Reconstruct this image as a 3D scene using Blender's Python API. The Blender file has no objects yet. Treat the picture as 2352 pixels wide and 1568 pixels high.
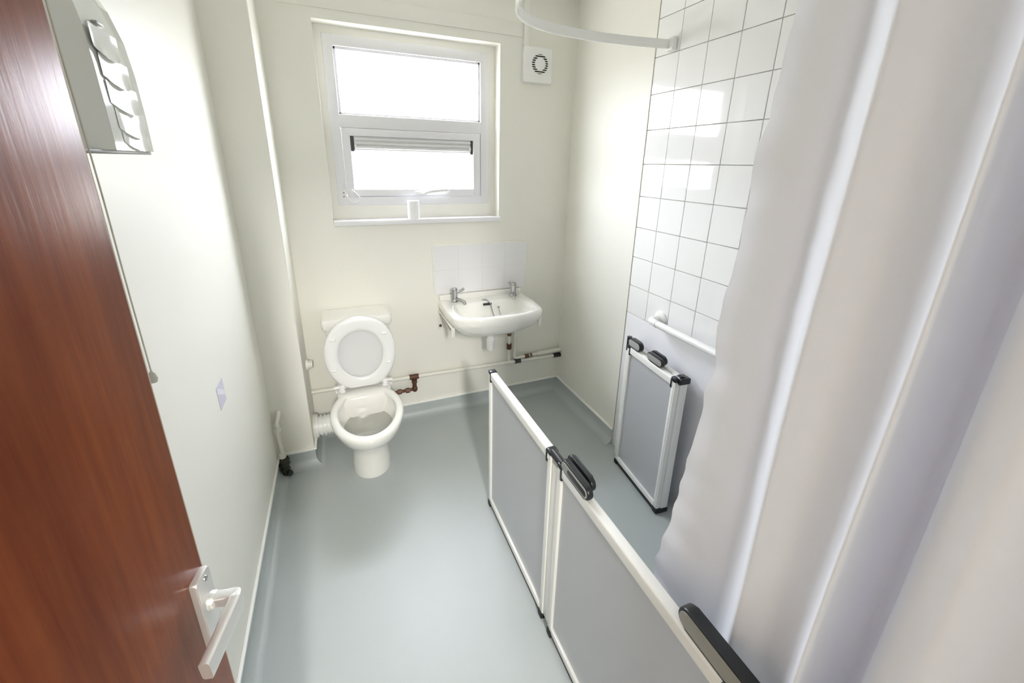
import bpy, bmesh, math, random
from mathutils import Vector, Matrix
random.seed(7)
S = bpy.context.scene
COL = S.collection
pi = math.pi

# ------------------------------------------------------------------ camera
cam_data = bpy.data.cameras.new('camera')
cam_data.sensor_fit = 'HORIZONTAL'
cam_data.sensor_width = 36.0
cam_data.lens = 950.28 * 36.0 / 2352.0
cam_data.shift_x = 0.0002
cam_data.shift_y = (686.48 - 784.0) / 2352.0
cam_data.clip_start = 0.02
cam = bpy.data.objects.new('camera', cam_data)
COL.objects.link(cam)
cam.location = (-1.3961, -2.4214, 1.5942)
cam.rotation_euler = (1.2567, -0.0199, -0.3909)
S.camera = cam

# ------------------------------------------------------------------ light
world = bpy.data.worlds.new('daylight')
S.world = world
world.use_nodes = True
wn = world.node_tree.nodes
wl = world.node_tree.links
bg = wn['Background']
SKY = 47.0
bg.inputs['Strength'].default_value = SKY
tc = wn.new('ShaderNodeTexCoord')
sep = wn.new('ShaderNodeSeparateXYZ')
rmp = wn.new('ShaderNodeValToRGB')
wl.new(tc.outputs['Generated'], sep.inputs[0])
wl.new(sep.outputs['Z'], rmp.inputs[0])
rmp.color_ramp.elements[0].position = 0.0
rmp.color_ramp.elements[0].color = (0.20, 0.19, 0.165, 1)
rmp.color_ramp.elements[1].position = 0.85
rmp.color_ramp.elements[1].color = (1.16, 1.23, 1.36, 1)
e = rmp.color_ramp.elements.new(0.05)
e.color = (0.52, 0.55, 0.60, 1)
e = rmp.color_ramp.elements.new(0.40)
e.color = (0.86, 0.91, 1.00, 1)
wl.new(rmp.outputs['Color'], bg.inputs['Color'])

def area(name, loc, rot, sx, sy, power, color, portal=False):
    d = bpy.data.lights.new(name, 'AREA')
    d.shape = 'RECTANGLE'
    d.size = sx
    d.size_y = sy
    d.energy = power
    d.color = color
    o = bpy.data.objects.new(name, d)
    o.location = loc
    o.rotation_euler = rot
    COL.objects.link(o)
    if portal:
        d.cycles.is_portal = True
    return o

# daylight entering by the window (sampling portal of the sky)
area('window_portal', (-0.955, 0.30, 1.78), (-pi / 2, 0, 0), 1.0, 1.0, 1, (1, 1, 1), True)
# high corridor window whose daylight slants in under the head of the open door behind the camera
area('corridor_daylight', (-1.46, -5.20, 2.80), (pi / 2 - 0.25, 0, 0), 0.28, 0.70, 145, (1.0, 0.97, 0.92))

S.view_settings.view_transform = 'Standard'
S.view_settings.look = 'None'
S.view_settings.gamma = 1.0
S.view_settings.use_curve_mapping = False
S.view_settings.exposure = 0.0
S.cycles.use_denoising = True
S.cycles.max_bounces = 14
S.cycles.diffuse_bounces = 8
S.cycles.transparent_max_bounces = 16
S.cycles.caustics_reflective = False
S.cycles.caustics_refractive = False
S.cycles.sample_clamp_indirect = 8.0

# ------------------------------------------------------------------ materials
def mat(name, col, rough=0.5, metal=0.0, coat=0.0, coat_rough=0.05, var=0.0, vscale=6.0, bump=0.0, bscale=200.0, spec=0.5):
    m = bpy.data.materials.new(name)
    m.use_nodes = True
    n = m.node_tree.nodes
    l = m.node_tree.links
    b = n['Principled BSDF']
    b.inputs['Base Color'].default_value = (*col, 1)
    b.inputs['Roughness'].default_value = rough
    b.inputs['Metallic'].default_value = metal
    b.inputs['Coat Weight'].default_value = coat
    b.inputs['Coat Roughness'].default_value = coat_rough
    b.inputs['Specular IOR Level'].default_value = spec
    g = n.new('ShaderNodeTexCoord')
    if var > 0:
        t = n.new('ShaderNodeTexNoise')
        t.inputs['Scale'].default_value = vscale
        t.inputs['Detail'].default_value = 5
        l.new(g.outputs['Object'], t.inputs['Vector'])
        mx = n.new('ShaderNodeMix')
        mx.data_type = 'RGBA'
        mx.inputs[6].default_value = (*[c * (1 - var) for c in col], 1)
        mx.inputs[7].default_value = (*[min(1, c * (1 + var * .6)) for c in col], 1)
        l.new(t.outputs['Fac'], mx.inputs[0])
        l.new(mx.outputs[2], b.inputs['Base Color'])
    if bump > 0:
        t2 = n.new('ShaderNodeTexNoise')
        t2.inputs['Scale'].default_value = bscale
        t2.inputs['Detail'].default_value = 3
        l.new(g.outputs['Object'], t2.inputs['Vector'])
        bp = n.new('ShaderNodeBump')
        bp.inputs['Strength'].default_value = bump
        bp.inputs['Distance'].default_value = 0.002
        l.new(t2.outputs['Fac'], bp.inputs['Height'])
        l.new(bp.outputs['Normal'], b.inputs['Normal'])
    return m

M = {}
M['wall'] = mat('cream_wall_paint', (0.81, 0.80, 0.74), 0.42, var=0.03, vscale=2.5, bump=0.15, bscale=60, spec=0.35)
M['ceiling'] = mat('white_ceiling_paint', (0.88, 0.88, 0.85), 0.8)
M['gloss_white'] = mat('white_gloss_paint', (0.84, 0.83, 0.78), 0.3, var=0.02)
M['cap'] = mat('white_vinyl_cap', (0.92, 0.92, 0.89), 0.35)
M['upvc'] = mat('white_window_plastic', (0.80, 0.80, 0.83), 0.28)
M['vent'] = mat('vent_plastic', (0.74, 0.74, 0.75), 0.4)
M['dark'] = mat('black_plastic', (0.012, 0.014, 0.017), 0.32)
M['seal'] = mat('black_rubber_seal', (0.015, 0.016, 0.018), 0.6)
M['tilejoint'] = mat('tile_edge_seam', (.42, .39, .33), .7)  # grey-brown seam colour where the tiling begins
M['grey_pad'] = mat('grey_plastic_pad', (0.36, 0.36, 0.35), 0.42)
M['ceramic'] = mat('white_glazed_ceramic', (0.83, 0.825, 0.79), 0.10, coat=0.6, coat_rough=0.03)
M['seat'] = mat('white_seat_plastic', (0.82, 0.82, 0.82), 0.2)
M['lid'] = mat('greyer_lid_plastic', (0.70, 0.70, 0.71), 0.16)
M['water'] = mat('bowl_water', (0.42, 0.42, 0.38), 0.04)
M['tile'] = mat('white_glazed_tile', (0.87, 0.87, 0.87), 0.05, coat=0.7, coat_rough=0.015)
M['grout'] = mat('pale_grout', (0.74, 0.72, 0.68), 0.8)
M['splash'] = mat('white_satin_tile', (0.79, 0.79, 0.81), 0.18)
M['wet'] = mat('pale_grey_wall_vinyl', (0.80, 0.80, 0.83), 0.35)
M['frame'] = mat('white_powder_coat', (0.86, 0.86, 0.84), 0.25)
M['chrome'] = mat('chrome', (0.50, 0.50, 0.51), 0.16, metal=1.0)
M['steel'] = mat('satin_aluminium', (0.84, 0.84, 0.83), 0.34, metal=0.75)
M['brass'] = mat('tarnished_brass', (0.16, 0.095, 0.05), 0.45, metal=0.5, var=0.3, vscale=60)
M['rust'] = mat('rusty_bracket', (0.10, 0.05, 0.03), 0.7, var=0.4, vscale=80)
M['pipe'] = mat('white_pipe_paint', (0.78, 0.77, 0.71), 0.35, var=0.05, vscale=30)
M['plastic'] = mat('white_pipe_plastic', (0.84, 0.84, 0.83), 0.3)
M['dirty'] = mat('grimy_insulation', (0.05, 0.055, 0.04), 0.85, var=0.7, vscale=90)
M['copper'] = mat('brown_copper', (0.13, 0.065, 0.04), 0.5, metal=0.5, var=0.35, vscale=90)
M['dryer'] = mat('glossy_dryer_plastic', (0.70, 0.72, 0.69), 0.07, coat=0.5, coat_rough=0.02)
M['label'] = mat('lilac_label_paper', (0.60, 0.58, 0.68), 0.5)
M['label_band'] = mat('pale_label_band', (0.76, 0.75, 0.80), 0.5)
M['paper'] = mat('white_paper', (0.86, 0.86, 0.88), 0.7)
M['shadow_gap'] = mat('black_void', (0.006, 0.006, 0.006), 0.9)
M['cord'] = mat('ivory_cord', (0.56, 0.55, 0.49), 0.7)
M['corridor'] = mat('corridor_paint', (0.6, 0.58, 0.52), 0.7)

def floor_mat():
    m = mat('blue_grey_safety_vinyl', (0.36, 0.395, 0.395), 0.34, spec=0.5)
    n = m.node_tree.nodes; l = m.node_tree.links; b = n['Principled BSDF']
    g = n.new('ShaderNodeTexCoord')
    t = n.new('ShaderNodeTexNoise'); t.inputs['Scale'].default_value = 900; t.inputs['Detail'].default_value = 1
    t2 = n.new('ShaderNodeTexNoise'); t2.inputs['Scale'].default_value = 1.6; t2.inputs['Detail'].default_value = 3
    l.new(g.outputs['Object'], t.inputs['Vector']); l.new(g.outputs['Object'], t2.inputs['Vector'])
    r = n.new('ShaderNodeValToRGB')
    r.color_ramp.elements[0].position = 0.32; r.color_ramp.elements[0].color = (0.41, 0.45, 0.455, 1)
    r.color_ramp.elements[1].position = 0.68; r.color_ramp.elements[1].color = (0.53, 0.57, 0.575, 1)
    l.new(t.outputs['Fac'], r.inputs[0])
    mx = n.new('ShaderNodeMix'); mx.data_type = 'RGBA'; mx.blend_type = 'MULTIPLY'
    mx.inputs[0].default_value = 1.0
    r2 = n.new('ShaderNodeValToRGB')
    r2.color_ramp.elements[0].position = 0.3; r2.color_ramp.elements[0].color = (0.93, 0.93, 0.92, 1)
    r2.color_ramp.elements[1].position = 0.7; r2.color_ramp.elements[1].color = (1.0, 1.0, 1.0, 1)
    l.new(t2.outputs['Fac'], r2.inputs[0])
    l.new(r.outputs['Color'], mx.inputs[6]); l.new(r2.outputs['Color'], mx.inputs[7])
    l.new(mx.outputs[2], b.inputs['Base Color'])
    bp = n.new('ShaderNodeBump'); bp.inputs['Strength'].default_value = 0.25; bp.inputs['Distance'].default_value = 0.001
    l.new(t.outputs['Fac'], bp.inputs['Height']); l.new(bp.outputs['Normal'], b.inputs['Normal'])
    return m
M['floor'] = floor_mat()

def wood_mat():
    m = mat('red_brown_door_veneer', (0.16, 0.04, 0.014), 0.30, spec=0.14)
    n = m.node_tree.nodes; l = m.node_tree.links; b = n['Principled BSDF']
    g = n.new('ShaderNodeTexCoord')
    mp = n.new('ShaderNodeMapping'); mp.inputs['Scale'].default_value = (45, 70, 4.5)
    t = n.new('ShaderNodeTexNoise'); t.inputs['Scale'].default_value = 1.0; t.inputs['Detail'].default_value = 8; t.inputs['Roughness'].default_value = 0.6
    l.new(g.outputs['Object'], mp.inputs['Vector']); l.new(mp.outputs[0], t.inputs['Vector'])
    mp2 = n.new('ShaderNodeMapping'); mp2.inputs['Scale'].default_value = (3, 3, 0.9)
    t2 = n.new('ShaderNodeTexNoise'); t2.inputs['Scale'].default_value = 1.6; t2.inputs['Detail'].default_value = 3
    l.new(g.outputs['Object'], mp2.inputs['Vector']); l.new(mp2.outputs[0], t2.inputs['Vector'])
    r = n.new('ShaderNodeValToRGB')
    r.color_ramp.elements[0].position = 0.30; r.color_ramp.elements[0].color = (0.115, 0.024, 0.008, 1)
    r.color_ramp.elements[1].position = 0.72; r.color_ramp.elements[1].color = (0.185, 0.050, 0.015, 1)
    l.new(t.outputs['Fac'], r.inputs[0])
    r2 = n.new('ShaderNodeValToRGB')
    r2.color_ramp.elements[0].position = 0.35; r2.color_ramp.elements[0].color = (0.75, 0.66, 0.70, 1)
    r2.color_ramp.elements[1].position = 0.65; r2.color_ramp.elements[1].color = (1.25, 1.25, 1.2, 1)
    l.new(t2.outputs['Fac'], r2.inputs[0])
    mx = n.new('ShaderNodeMix'); mx.data_type = 'RGBA'; mx.blend_type = 'MULTIPLY'; mx.inputs[0].default_value = 1.0
    l.new(r.outputs['Color'], mx.inputs[6]); l.new(r2.outputs['Color'], mx.inputs[7])
    l.new(mx.outputs[2], b.inputs['Base Color'])
    bp = n.new('ShaderNodeBump'); bp.inputs['Strength'].default_value = 0.3; bp.inputs['Distance'].default_value = 0.001
    l.new(t.outputs['Fac'], bp.inputs['Height']); l.new(bp.outputs['Normal'], b.inputs['Normal'])
    return m
M['wood'] = wood_mat()

def mix_mat(name, base, trans, transl, rough=0.5, fabric=False):
    """diffuse/gloss body + see-through share + light-passing share"""
    m = bpy.data.materials.new(name); m.use_nodes = True
    n = m.node_tree.nodes; l = m.node_tree.links
    b = n['Principled BSDF']; out = n['Material Output']
    b.inputs['Base Color'].default_value = (*base, 1); b.inputs['Roughness'].default_value = rough
    tl = n.new('ShaderNodeBsdfTranslucent'); tl.inputs['Color'].default_value = (*base, 1)
    m1 = n.new('ShaderNodeMixShader'); m1.inputs[0].default_value = transl
    l.new(b.outputs[0], m1.inputs[1]); l.new(tl.outputs[0], m1.inputs[2])
    tp = n.new('ShaderNodeBsdfTransparent')
    m2 = n.new('ShaderNodeMixShader'); m2.inputs[0].default_value = trans
    l.new(m1.outputs[0], m2.inputs[1]); l.new(tp.outputs[0], m2.inputs[2])
    l.new(m2.outputs[0], out.inputs['Surface'])
    if fabric:
        b.inputs['Sheen Weight'].default_value = 0.2
        g = n.new('ShaderNodeTexCoord')
        t = n.new('ShaderNodeTexNoise'); t.inputs['Scale'].default_value = 14; t.inputs['Detail'].default_value = 4
        l.new(g.outputs['Object'], t.inputs['Vector'])
        bp = n.new('ShaderNodeBump'); bp.inputs['Strength'].default_value = 0.25; bp.inputs['Distance'].default_value = 0.006
        l.new(t.outputs['Fac'], bp.inputs['Height']); l.new(bp.outputs['Normal'], b.inputs['Normal'])
    return m
M['curtain'] = mix_mat('white_curtain_fabric', (0.89, 0.905, 0.975), 0.0, 0.08, 0.55, True)
M['panel'] = mix_mat('grey_translucent_panel', (0.66, 0.67, 0.70), 0.28, 0.15, 0.35)
M['glass'] = mix_mat('obscured_window_glass', (0.9, 0.9, 0.9), 0.86, 0.7, 0.08)

# ------------------------------------------------------------------ geometry helpers
OFF = {}

class MB:
    def __init__(self):
        self.bm = bmesh.new()

    def box(self, x0, x1, y0, y1, z0, z1, bev=0.0, seg=2, mtx=None):
        r = bmesh.ops.create_cube(self.bm, size=1.0)
        vs = r['verts']
        for v in vs:
            v.co = Vector(((x0 + x1) / 2 + v.co.x * (x1 - x0), (y0 + y1) / 2 + v.co.y * (y1 - y0), (z0 + z1) / 2 + v.co.z * (z1 - z0)))
        if bev > 0:
            es = list({e for v in vs for e in v.link_edges})
            r2 = bmesh.ops.bevel(self.bm, geom=es, offset=bev, segments=seg, affect='EDGES', profile=0.5)
            vs = list({v for f in r2['faces'] for v in f.verts} | {v for v in vs if v.is_valid})
        if mtx is not None:
            bmesh.ops.transform(self.bm, matrix=mtx, verts=vs)
        return self

    def loft(self, rings, cap0=True, cap1=True, closed=True, ringclosed=False):
        vr = [[self.bm.verts.new(Vector(p)) for p in r] for r in rings]
        n = len(vr[0])
        pairs = list(zip(vr[:-1], vr[1:]))
        if ringclosed:
            pairs.append((vr[-1], vr[0]))
        for a, b in pairs:
            for i in range(n if closed else n - 1):
                j = (i + 1) % n
                try:
                    self.bm.faces.new((a[i], a[j], b[j], b[i]))
                except ValueError:
                    pass
        if closed and not ringclosed:
            if cap0:
                self.bm.faces.new(list(reversed(vr[0])))
            if cap1:
                self.bm.faces.new(vr[-1])
        return self

    def tube(self, path, r, seg=14, caps=True, closed=False):
        pts = [Vector(p) for p in path]
        n = len(pts)
        rs = r if isinstance(r, (list, tuple)) else [r] * n
        rings = []
        prev = None
        for i, p in enumerate(pts):
            a = pts[(i - 1) % n] if (closed or i > 0) else p
            b = pts[(i + 1) % n] if (closed or i < n - 1) else p
            t = (b - a).normalized()
            if prev is None:
                up = Vector((0, 0, 1)) if abs(t.z) < 0.9 else Vector((1, 0, 0))
                u = t.cross(up).normalized()
            else:
                u = (prev - t * prev.dot(t)).normalized()
            prev = u
            w = t.cross(u)
            rings.append([p + (u * math.cos(2 * pi * k / seg) + w * math.sin(2 * pi * k / seg)) * rs[i] for k in range(seg)])
        return self.loft(rings, caps, caps, True, closed)

    def cyl(self, a, b, r, r2=None, seg=20):
        return self.tube([a, b], [r, r if r2 is None else r2], seg)

    def lathe(self, prof, origin=(0, 0, 0), mtx=None, seg=28):
        rings = []
        for (r, z) in prof:
            ring = []
            for k in range(seg):
                p = Vector((r * math.cos(2 * pi * k / seg), r * math.sin(2 * pi * k / seg), z))
                if mtx is not None:
                    p = mtx @ p
                ring.append(p + Vector(origin))
            rings.append(ring)
        return self.loft(rings)

    def strip(self, path, prof, caps=True):
        """sweep a profile of (side, z) offsets along a path that stays level; side = left normal"""
        pts = [Vector(p) for p in path]
        rings = []
        for i, p in enumerate(pts):
            a = pts[max(0, i - 1)]
            b = pts[min(len(pts) - 1, i + 1)]
            t = b - a
            t.z = 0
            t.normalize()
            nrm = Vector((-t.y, t.x, 0))
            rings.append([p + nrm * s + Vector((0, 0, z)) for s, z in prof])
        return self.loft(rings, caps, caps)

    def quad(self, *pts):
        self.bm.faces.new([self.bm.verts.new(Vector(p)) for p in pts])
        return self

    def prism(self, poly, axis, a0, a1, bev=0.0):
        """poly of 2D points, extruded along axis ('x','y','z') from a0 to a1"""
        def mk(p, a):
            return {'x': (a, p[0], p[1]), 'y': (p[0], a, p[1]), 'z': (p[0], p[1], a)}[axis]
        v0 = [self.bm.verts.new(mk(p, a0)) for p in poly]
        v1 = [self.bm.verts.new(mk(p, a1)) for p in poly]
        fs = [self.bm.faces.new(list(reversed(v0))), self.bm.faces.new(v1)]
        n = len(poly)
        for i in range(n):
            j = (i + 1) % n
            fs.append(self.bm.faces.new((v0[i], v0[j], v1[j], v1[i])))
        if bev > 0:
            es = [e for f in fs[:2] for e in f.edges]
            bmesh.ops.bevel(self.bm, geom=list(set(es)), offset=bev, segments=2, affect='EDGES', profile=0.5)
        return self

    def build(self, name, m, parent=None, local=False, smooth=38):
        off = Vector((0, 0, 0))
        if parent is not None and not local:
            off = OFF[parent.name]
        bmesh.ops.recalc_face_normals(self.bm, faces=self.bm.faces)
        if off.length > 0:
            bmesh.ops.translate(self.bm, vec=-off, verts=self.bm.verts)
        me = bpy.data.meshes.new(name)
        self.bm.to_mesh(me)
        self.bm.free()
        me.materials.append(m)
        if smooth:
            me.polygons.foreach_set('use_smooth', [True] * len(me.polygons))
            me.set_sharp_from_angle(angle=math.radians(smooth))
        o = bpy.data.objects.new(name, me)
        COL.objects.link(o)
        if parent is not None:
            o.parent = parent
        OFF[o.name] = off
        return o


def tag(o, label=None, cat=None, kind=None, group=None):
    if label: o['label'] = label
    if cat: o['category'] = cat
    if kind: o['kind'] = kind
    if group: o['group'] = group
    return o

def empty(name, loc, label, cat, rotz=0.0, group=None, kind=None):
    o = bpy.data.objects.new(name, None)
    o.empty_display_size = 0.05
    COL.objects.link(o)
    o.location = loc
    o.rotation_euler = (0, 0, rotz)
    OFF[o.name] = Vector(loc)
    return tag(o, label, cat, kind, group)

def struct(o, label, cat):
    return tag(o, label, cat, 'structure')

def round_poly(pts, rad, n=8):
    """round the corners of a 2D polygon"""
    out = []
    m = len(pts)
    for i in range(m):
        p = Vector(pts[i]).to_2d(); a = Vector(pts[i - 1]).to_2d(); b = Vector(pts[(i + 1) % m]).to_2d()
        r = rad[i] if isinstance(rad, (list, tuple)) else rad
        d1 = (a - p).normalized(); d2 = (b - p).normalized()
        ang = d1.angle(d2)
        if r <= 0 or ang > pi - 1e-3:
            out += [tuple(p)] * 1
            continue
        t = min(r / math.tan(ang / 2), (a - p).length * .49, (b - p).length * .49)
        p1 = p + d1 * t; p2 = p + d2 * t
        for k in range(n + 1):
            s = k / n
            q = p1 * (1 - s) ** 2 + p * 2 * s * (1 - s) + p2 * s ** 2
            out.append((q.x, q.y))
    return out

def egg(cx, cy, z, a, lf, lb, n=40, e=2.0):
    out = []
    for k in range(n):
        t = 2 * pi * k / n
        c, s = math.cos(t), math.sin(t)
        x = a * math.copysign(abs(c) ** (2 / e), c)
        y = (lf if s < 0 else lb) * math.copysign(abs(s) ** (2 / e), s)
        out.append((cx + x, cy + y, z))
    return out

def spline(P, n):
    """Catmull-Rom through points"""
    P = [Vector(p) for p in P]
    out = []
    for i in range(len(P) - 1):
        p0 = P[max(0, i - 1)]; p1 = P[i]; p2 = P[i + 1]; p3 = P[min(len(P) - 1, i + 2)]
        for k in range(n):
            t = k / n
            out.append(0.5 * ((2 * p1) + (p2 - p0) * t + (2 * p0 - 5 * p1 + 4 * p2 - p3) * t * t + (-p0 + 3 * p1 - 3 * p2 + p3) * t ** 3))
    out.append(P[-1])
    return out

# ------------------------------------------------------------------ room shell
W = 1.8183           # left wall
XB, YB = -1.6418, -0.2621   # pipe boxing corner
YE = -0.7072         # start of the wall tiles
YF = -2.62           # door wall
H = 2.50
WX0, WX1, WZ0, WZ1 = -1.4216, -0.4794, 1.2700, 2.2244

mb = MB()
for (x0, x1, z0, z1) in [(-W - .2, WX0, -.1, H + .1), (WX1, .2, -.1, H + .1), (WX0, WX1, -.1, WZ0), (WX0, WX1, WZ1, H + .1)]:
    mb.box(x0, x1, 0, .25, z0, z1)
bmesh.ops.remove_doubles(mb.bm, verts=mb.bm.verts, dist=1e-5)
struct(mb.build('wall_back', M['wall'], smooth=0), 'cream painted end wall around the window', 'wall')
struct(MB().box(-W - .2, -W, -2.82, 0, -.1, H + .1).build('wall_left', M['wall'], smooth=0), 'bright cream painted wall behind the hand dryer', 'wall')
wr = struct(MB().box(0, .2, YE, 0, -.1, H + .1).build('wall_right', M['wall'], smooth=0), 'cream wall with white tiling beside the shower', 'wall')
MB().box(.009, .2, -2.82, YE, -.1, H + .1).build('tile_backing', M['grout'], wr, smooth=0)
struct(MB().box(-W - .2, .2, -2.74, .25, H, H + .1).build('ceiling', M['ceiling'], smooth=0), 'plain white ceiling above the washroom', 'ceiling')
bx = MB().prism(round_poly([(-W, YB), (XB, YB), (XB, 0), (-W, 0)], [0, .008, 0, 0], 5), 'z', 0, H)
struct(bx.build('wall_boxing', M['wall']), 'narrow boxed-in column in the corner beside the toilet', 'wall')
# door wall with its opening and the corridor beyond
DX0, DX1, DH = -1.772, -0.985, 2.03
mb = MB()
mb.box(-W - .2, DX0, YF - .12, YF, -.1, H + .1)
mb.box(DX1, .2, YF - .12, YF, -.1, H + .1)
mb.box(DX0, DX1, YF - .12, YF, DH, H + .1)
struct(mb.build('wall_front', M['wall'], smooth=0), 'cream wall around the doorway beside the shower curtain', 'wall')
mb = MB()
mb.box(-2.5, -2.4, -5.5, YF - .12, -.1, 3.7)
mb.box(-0.4, -0.3, -5.5, YF - .12, -.1, 3.7)
mb.box(-2.5, -0.3, -5.6, -5.5, -.1, 3.7)
mb.box(-2.5, -0.3, -5.6, YF, 3.7, 3.8)
mb.box(-2.5, -0.3, YF - .12, YF, H + .09, 3.7)
mb.box(-2.5, -W - .19, YF - .12, YF, -.1, H + .1)
struct(mb.build('wall_corridor', M['corridor'], smooth=0), 'corridor walls beyond the open door', 'wall')

# floor: flat vinyl sheet that coves up the walls
mb = MB()
mb.box(-2.5, .2, -5.6, .2, -.1, 0)
floor = struct(mb.build('floor', M['floor'], smooth=0), 'blue grey speckled vinyl floor sheet', 'floor')
def cove(path, inner, r=.045, top=.094):
    """path along the walls, room on the right-hand side of travel"""
    prof = [(0.0, top), (.002, top)]
    for k in range(9):
        a = pi / 2 * k / 8
        prof.append((.002 + r - r * math.cos(a), .001 + r - r * math.sin(a)))
    prof += [(0.002 + r, .0), (0, 0)]
    prof = [(p[0], p[1]) for p in prof]
    b = MB()
    pts = [Vector((p[0], p[1], 0)) for p in path]
    rings = []
    for i, p in enumerate(pts):
        def nrm(a, c):
            d = (c - a).normalized()
            return Vector((d.y, -d.x, 0))
        if i == 0: n1 = n2 = nrm(p, pts[1])
        elif i == len(pts) - 1: n1 = n2 = nrm(pts[i - 1], p)
        else: n1, n2 = nrm(pts[i - 1], p), nrm(p, pts[i + 1])
        m = (n1 + n2)
        m = m / (1 + n1.dot(n2))
        rings.append([p + m * s + Vector((0, 0, z)) for s, z in prof])
    b.loft(rings)
    return b.build('cove', M['floor'], floor)
cove([(-W, YF), (-W, YB), (XB, YB), (XB, 0), (0, 0), (0, YE)], True)
# white capping strip along the top of the cove
def cap(name, x0, x1, y0, y1, label):
    return struct(MB().box(x0, x1, y0, y1, .0925, .1065, .003).build(name, M['cap']), label, 'skirting trim')
cap('baseboard_left', -W, -W + .011, YF, YB, 'white capping strip along the floor edge under the hand dryer wall')
cap('baseboard_boxing', -W + .011, XB + .011, YB - .011, YB, 'short white capping strip at the foot of the boxed-in column')
cap('baseboard_boxing_side', XB, XB + .011, YB, 0, 'white capping strip on the boxed-in column side behind the toilet')
cap('baseboard_back', XB + .011, 0, -.011, 0, 'white capping strip along the end wall under the pipes')
cap('baseboard_right', -.011, 0, YE, -.011, 'white capping strip along the cream wall towards the shower')

# wall tiles beside the shower, each one slightly out of true like hand-set tiles
T = 0.152
mb = MB()
z_rows = [1.9126 - T * k for k in range(-4, 8)]
cols = [YE, YE - .1503]
while cols[-1] > YF + .01:
    cols.append(cols[-1] - T)
for i in range(len(z_rows) - 1):
    zt, zb = z_rows[i], z_rows[i + 1]
    zt = min(zt, H)
    for j in range(len(cols) - 1):
        y1, y0 = cols[j], max(cols[j + 1], YF)
        g = .0012
        t1, t2 = random.gauss(0, .0022), random.gauss(0, .0022)
        cy, cz = (y0 + y1) / 2, (zt + zb) / 2
        mt = Matrix.Translation((0, cy, cz)) @ Matrix.Rotation(t1, 4, 'Y') @ Matrix.Rotation(t2, 4, 'Z') @ Matrix.Translation((0, -cy, -cz))
        mb.box(.0012, .008, y0 + g, y1 - g, zb + g, zt - g, .0012, 1, mt)
tiles = mb.build('wall_tiles', M['tile'], wr)
tiles['label'] = 'glossy white square wall tiles'
MB().box(.0015, .008, YF, YE - .002, 0, .8475, .001).build('lower_wall_sheet', M['wet'], wr)
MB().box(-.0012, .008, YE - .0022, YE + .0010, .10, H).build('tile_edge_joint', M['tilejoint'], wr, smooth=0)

# door wall frame and door
mb = MB()
mb.box(DX0 - .03, DX0 + .012, YF - .13, YF + .012, 0, DH, .002)
mb.box(DX1 - .012, DX1 + .05, YF - .13, YF + .012, 0, DH, .002)
mb.box(DX0 - .03, DX1 + .05, YF - .13, YF + .012, DH - .012, DH + .05, .002)
struct(mb.build('trim_1', M['gloss_white']), 'white door frame at the open doorway', 'door frame')

door = empty('door_1', (-1.757, YF + .022, 0), 'red brown veneered door standing open against the hand dryer wall', 'door', kind='structure')
DANG = math.atan2(0.145, 0.741)   # leaf turns away from the wall towards its free edge
door.rotation_euler = (0, 0, -DANG)
DW = math.hypot(0.145, 0.741) - .016
# leaf in local coordinates: runs along +Y, room face at x = 0, thickness to -x
mbd = MB().box(-.040, 0, 0, DW, .006, 1.985, .0015, 2)
leaf = mbd.build('door_leaf', M['wood'], door, True)
MB().box(-.039, -.001, DW - .0005, DW + .0022, .008, 1.983).build('pale_edge_strip', mat('pale_door_edge', (.52, .46, .38), .5), door, True)  # thin paler strip down the free edge of the leaf
hz = 1.020
plate = MB().prism(round_poly([(DW - .034, hz - .098), (DW - .002, hz - .098), (DW - .002, hz + .050), (DW - .034, hz + .050)], .004, 4), 'x', -.002, .009, .0025).build('handle_plate', M['steel'], door, True)
mb = MB()
yc = DW - .015
lev = [(.008, yc, hz), (.022, yc, hz), (.036, yc, hz), (.0425, yc - .004, hz), (.0435, yc - .016, hz - .001), (.0425, yc - .045, hz - .003), (.0400, yc - .088, hz - .006)]
lv = spline(lev, 6)
rings = []
for i, p in enumerate(lv):
    s = i / (len(lv) - 1)
    a = lv[max(0, i - 1)]; b = lv[min(len(lv) - 1, i + 1)]
    t = (b - a).normalized()
    u = Vector((0, 0, 1)); u = (u - t * u.dot(t)).normalized()
    w = t.cross(u)
    hh = .0085 + .0060 * min(1, max(0, s - .25) * 3)
    ww = .0085 - .0022 * s
    rings.append([p + u * (math.copysign(abs(math.sin(q)) ** .35, math.sin(q)) * hh) + w * (math.copysign(abs(math.cos(q)) ** .35, math.cos(q)) * ww) for q in [2 * pi * (k + .5) / 20 for k in range(20)]])
mb.loft(rings)
mb.build('lever', M['steel'], plate, True)
mb = MB(); mb.lathe([(.0, .0), (.012, .0), (.012, .005), (.0105, .007), (0.0001, .007)], (.009, yc, hz), Matrix.Rotation(pi / 2, 3, 'Y')); mb.build('lever_collar', M['steel'], plate, True)
for zz in (.040, -.085):
    mb = MB(); mb.lathe([(.0001, 0), (.0042, 0), (.0036, .0016), (.0001, .0018)], (.009, yc, hz + zz), Matrix.Rotation(pi / 2, 3, 'Y'), 14); mb.build('screw', M['chrome'], plate, True)
MB().box(.009, .0095, yc - .0025, yc + .0025, hz - .062, hz - .045).build('keyhole', M['dark'], plate, True)

# ------------------------------------------------------------------ window
FX0, FX1, FZ0, FZ1, FY = -1.386, -0.5215, 1.362, 2.189, .08
win = MB()
PX0, PX1 = -1.338, -0.5685
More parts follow.
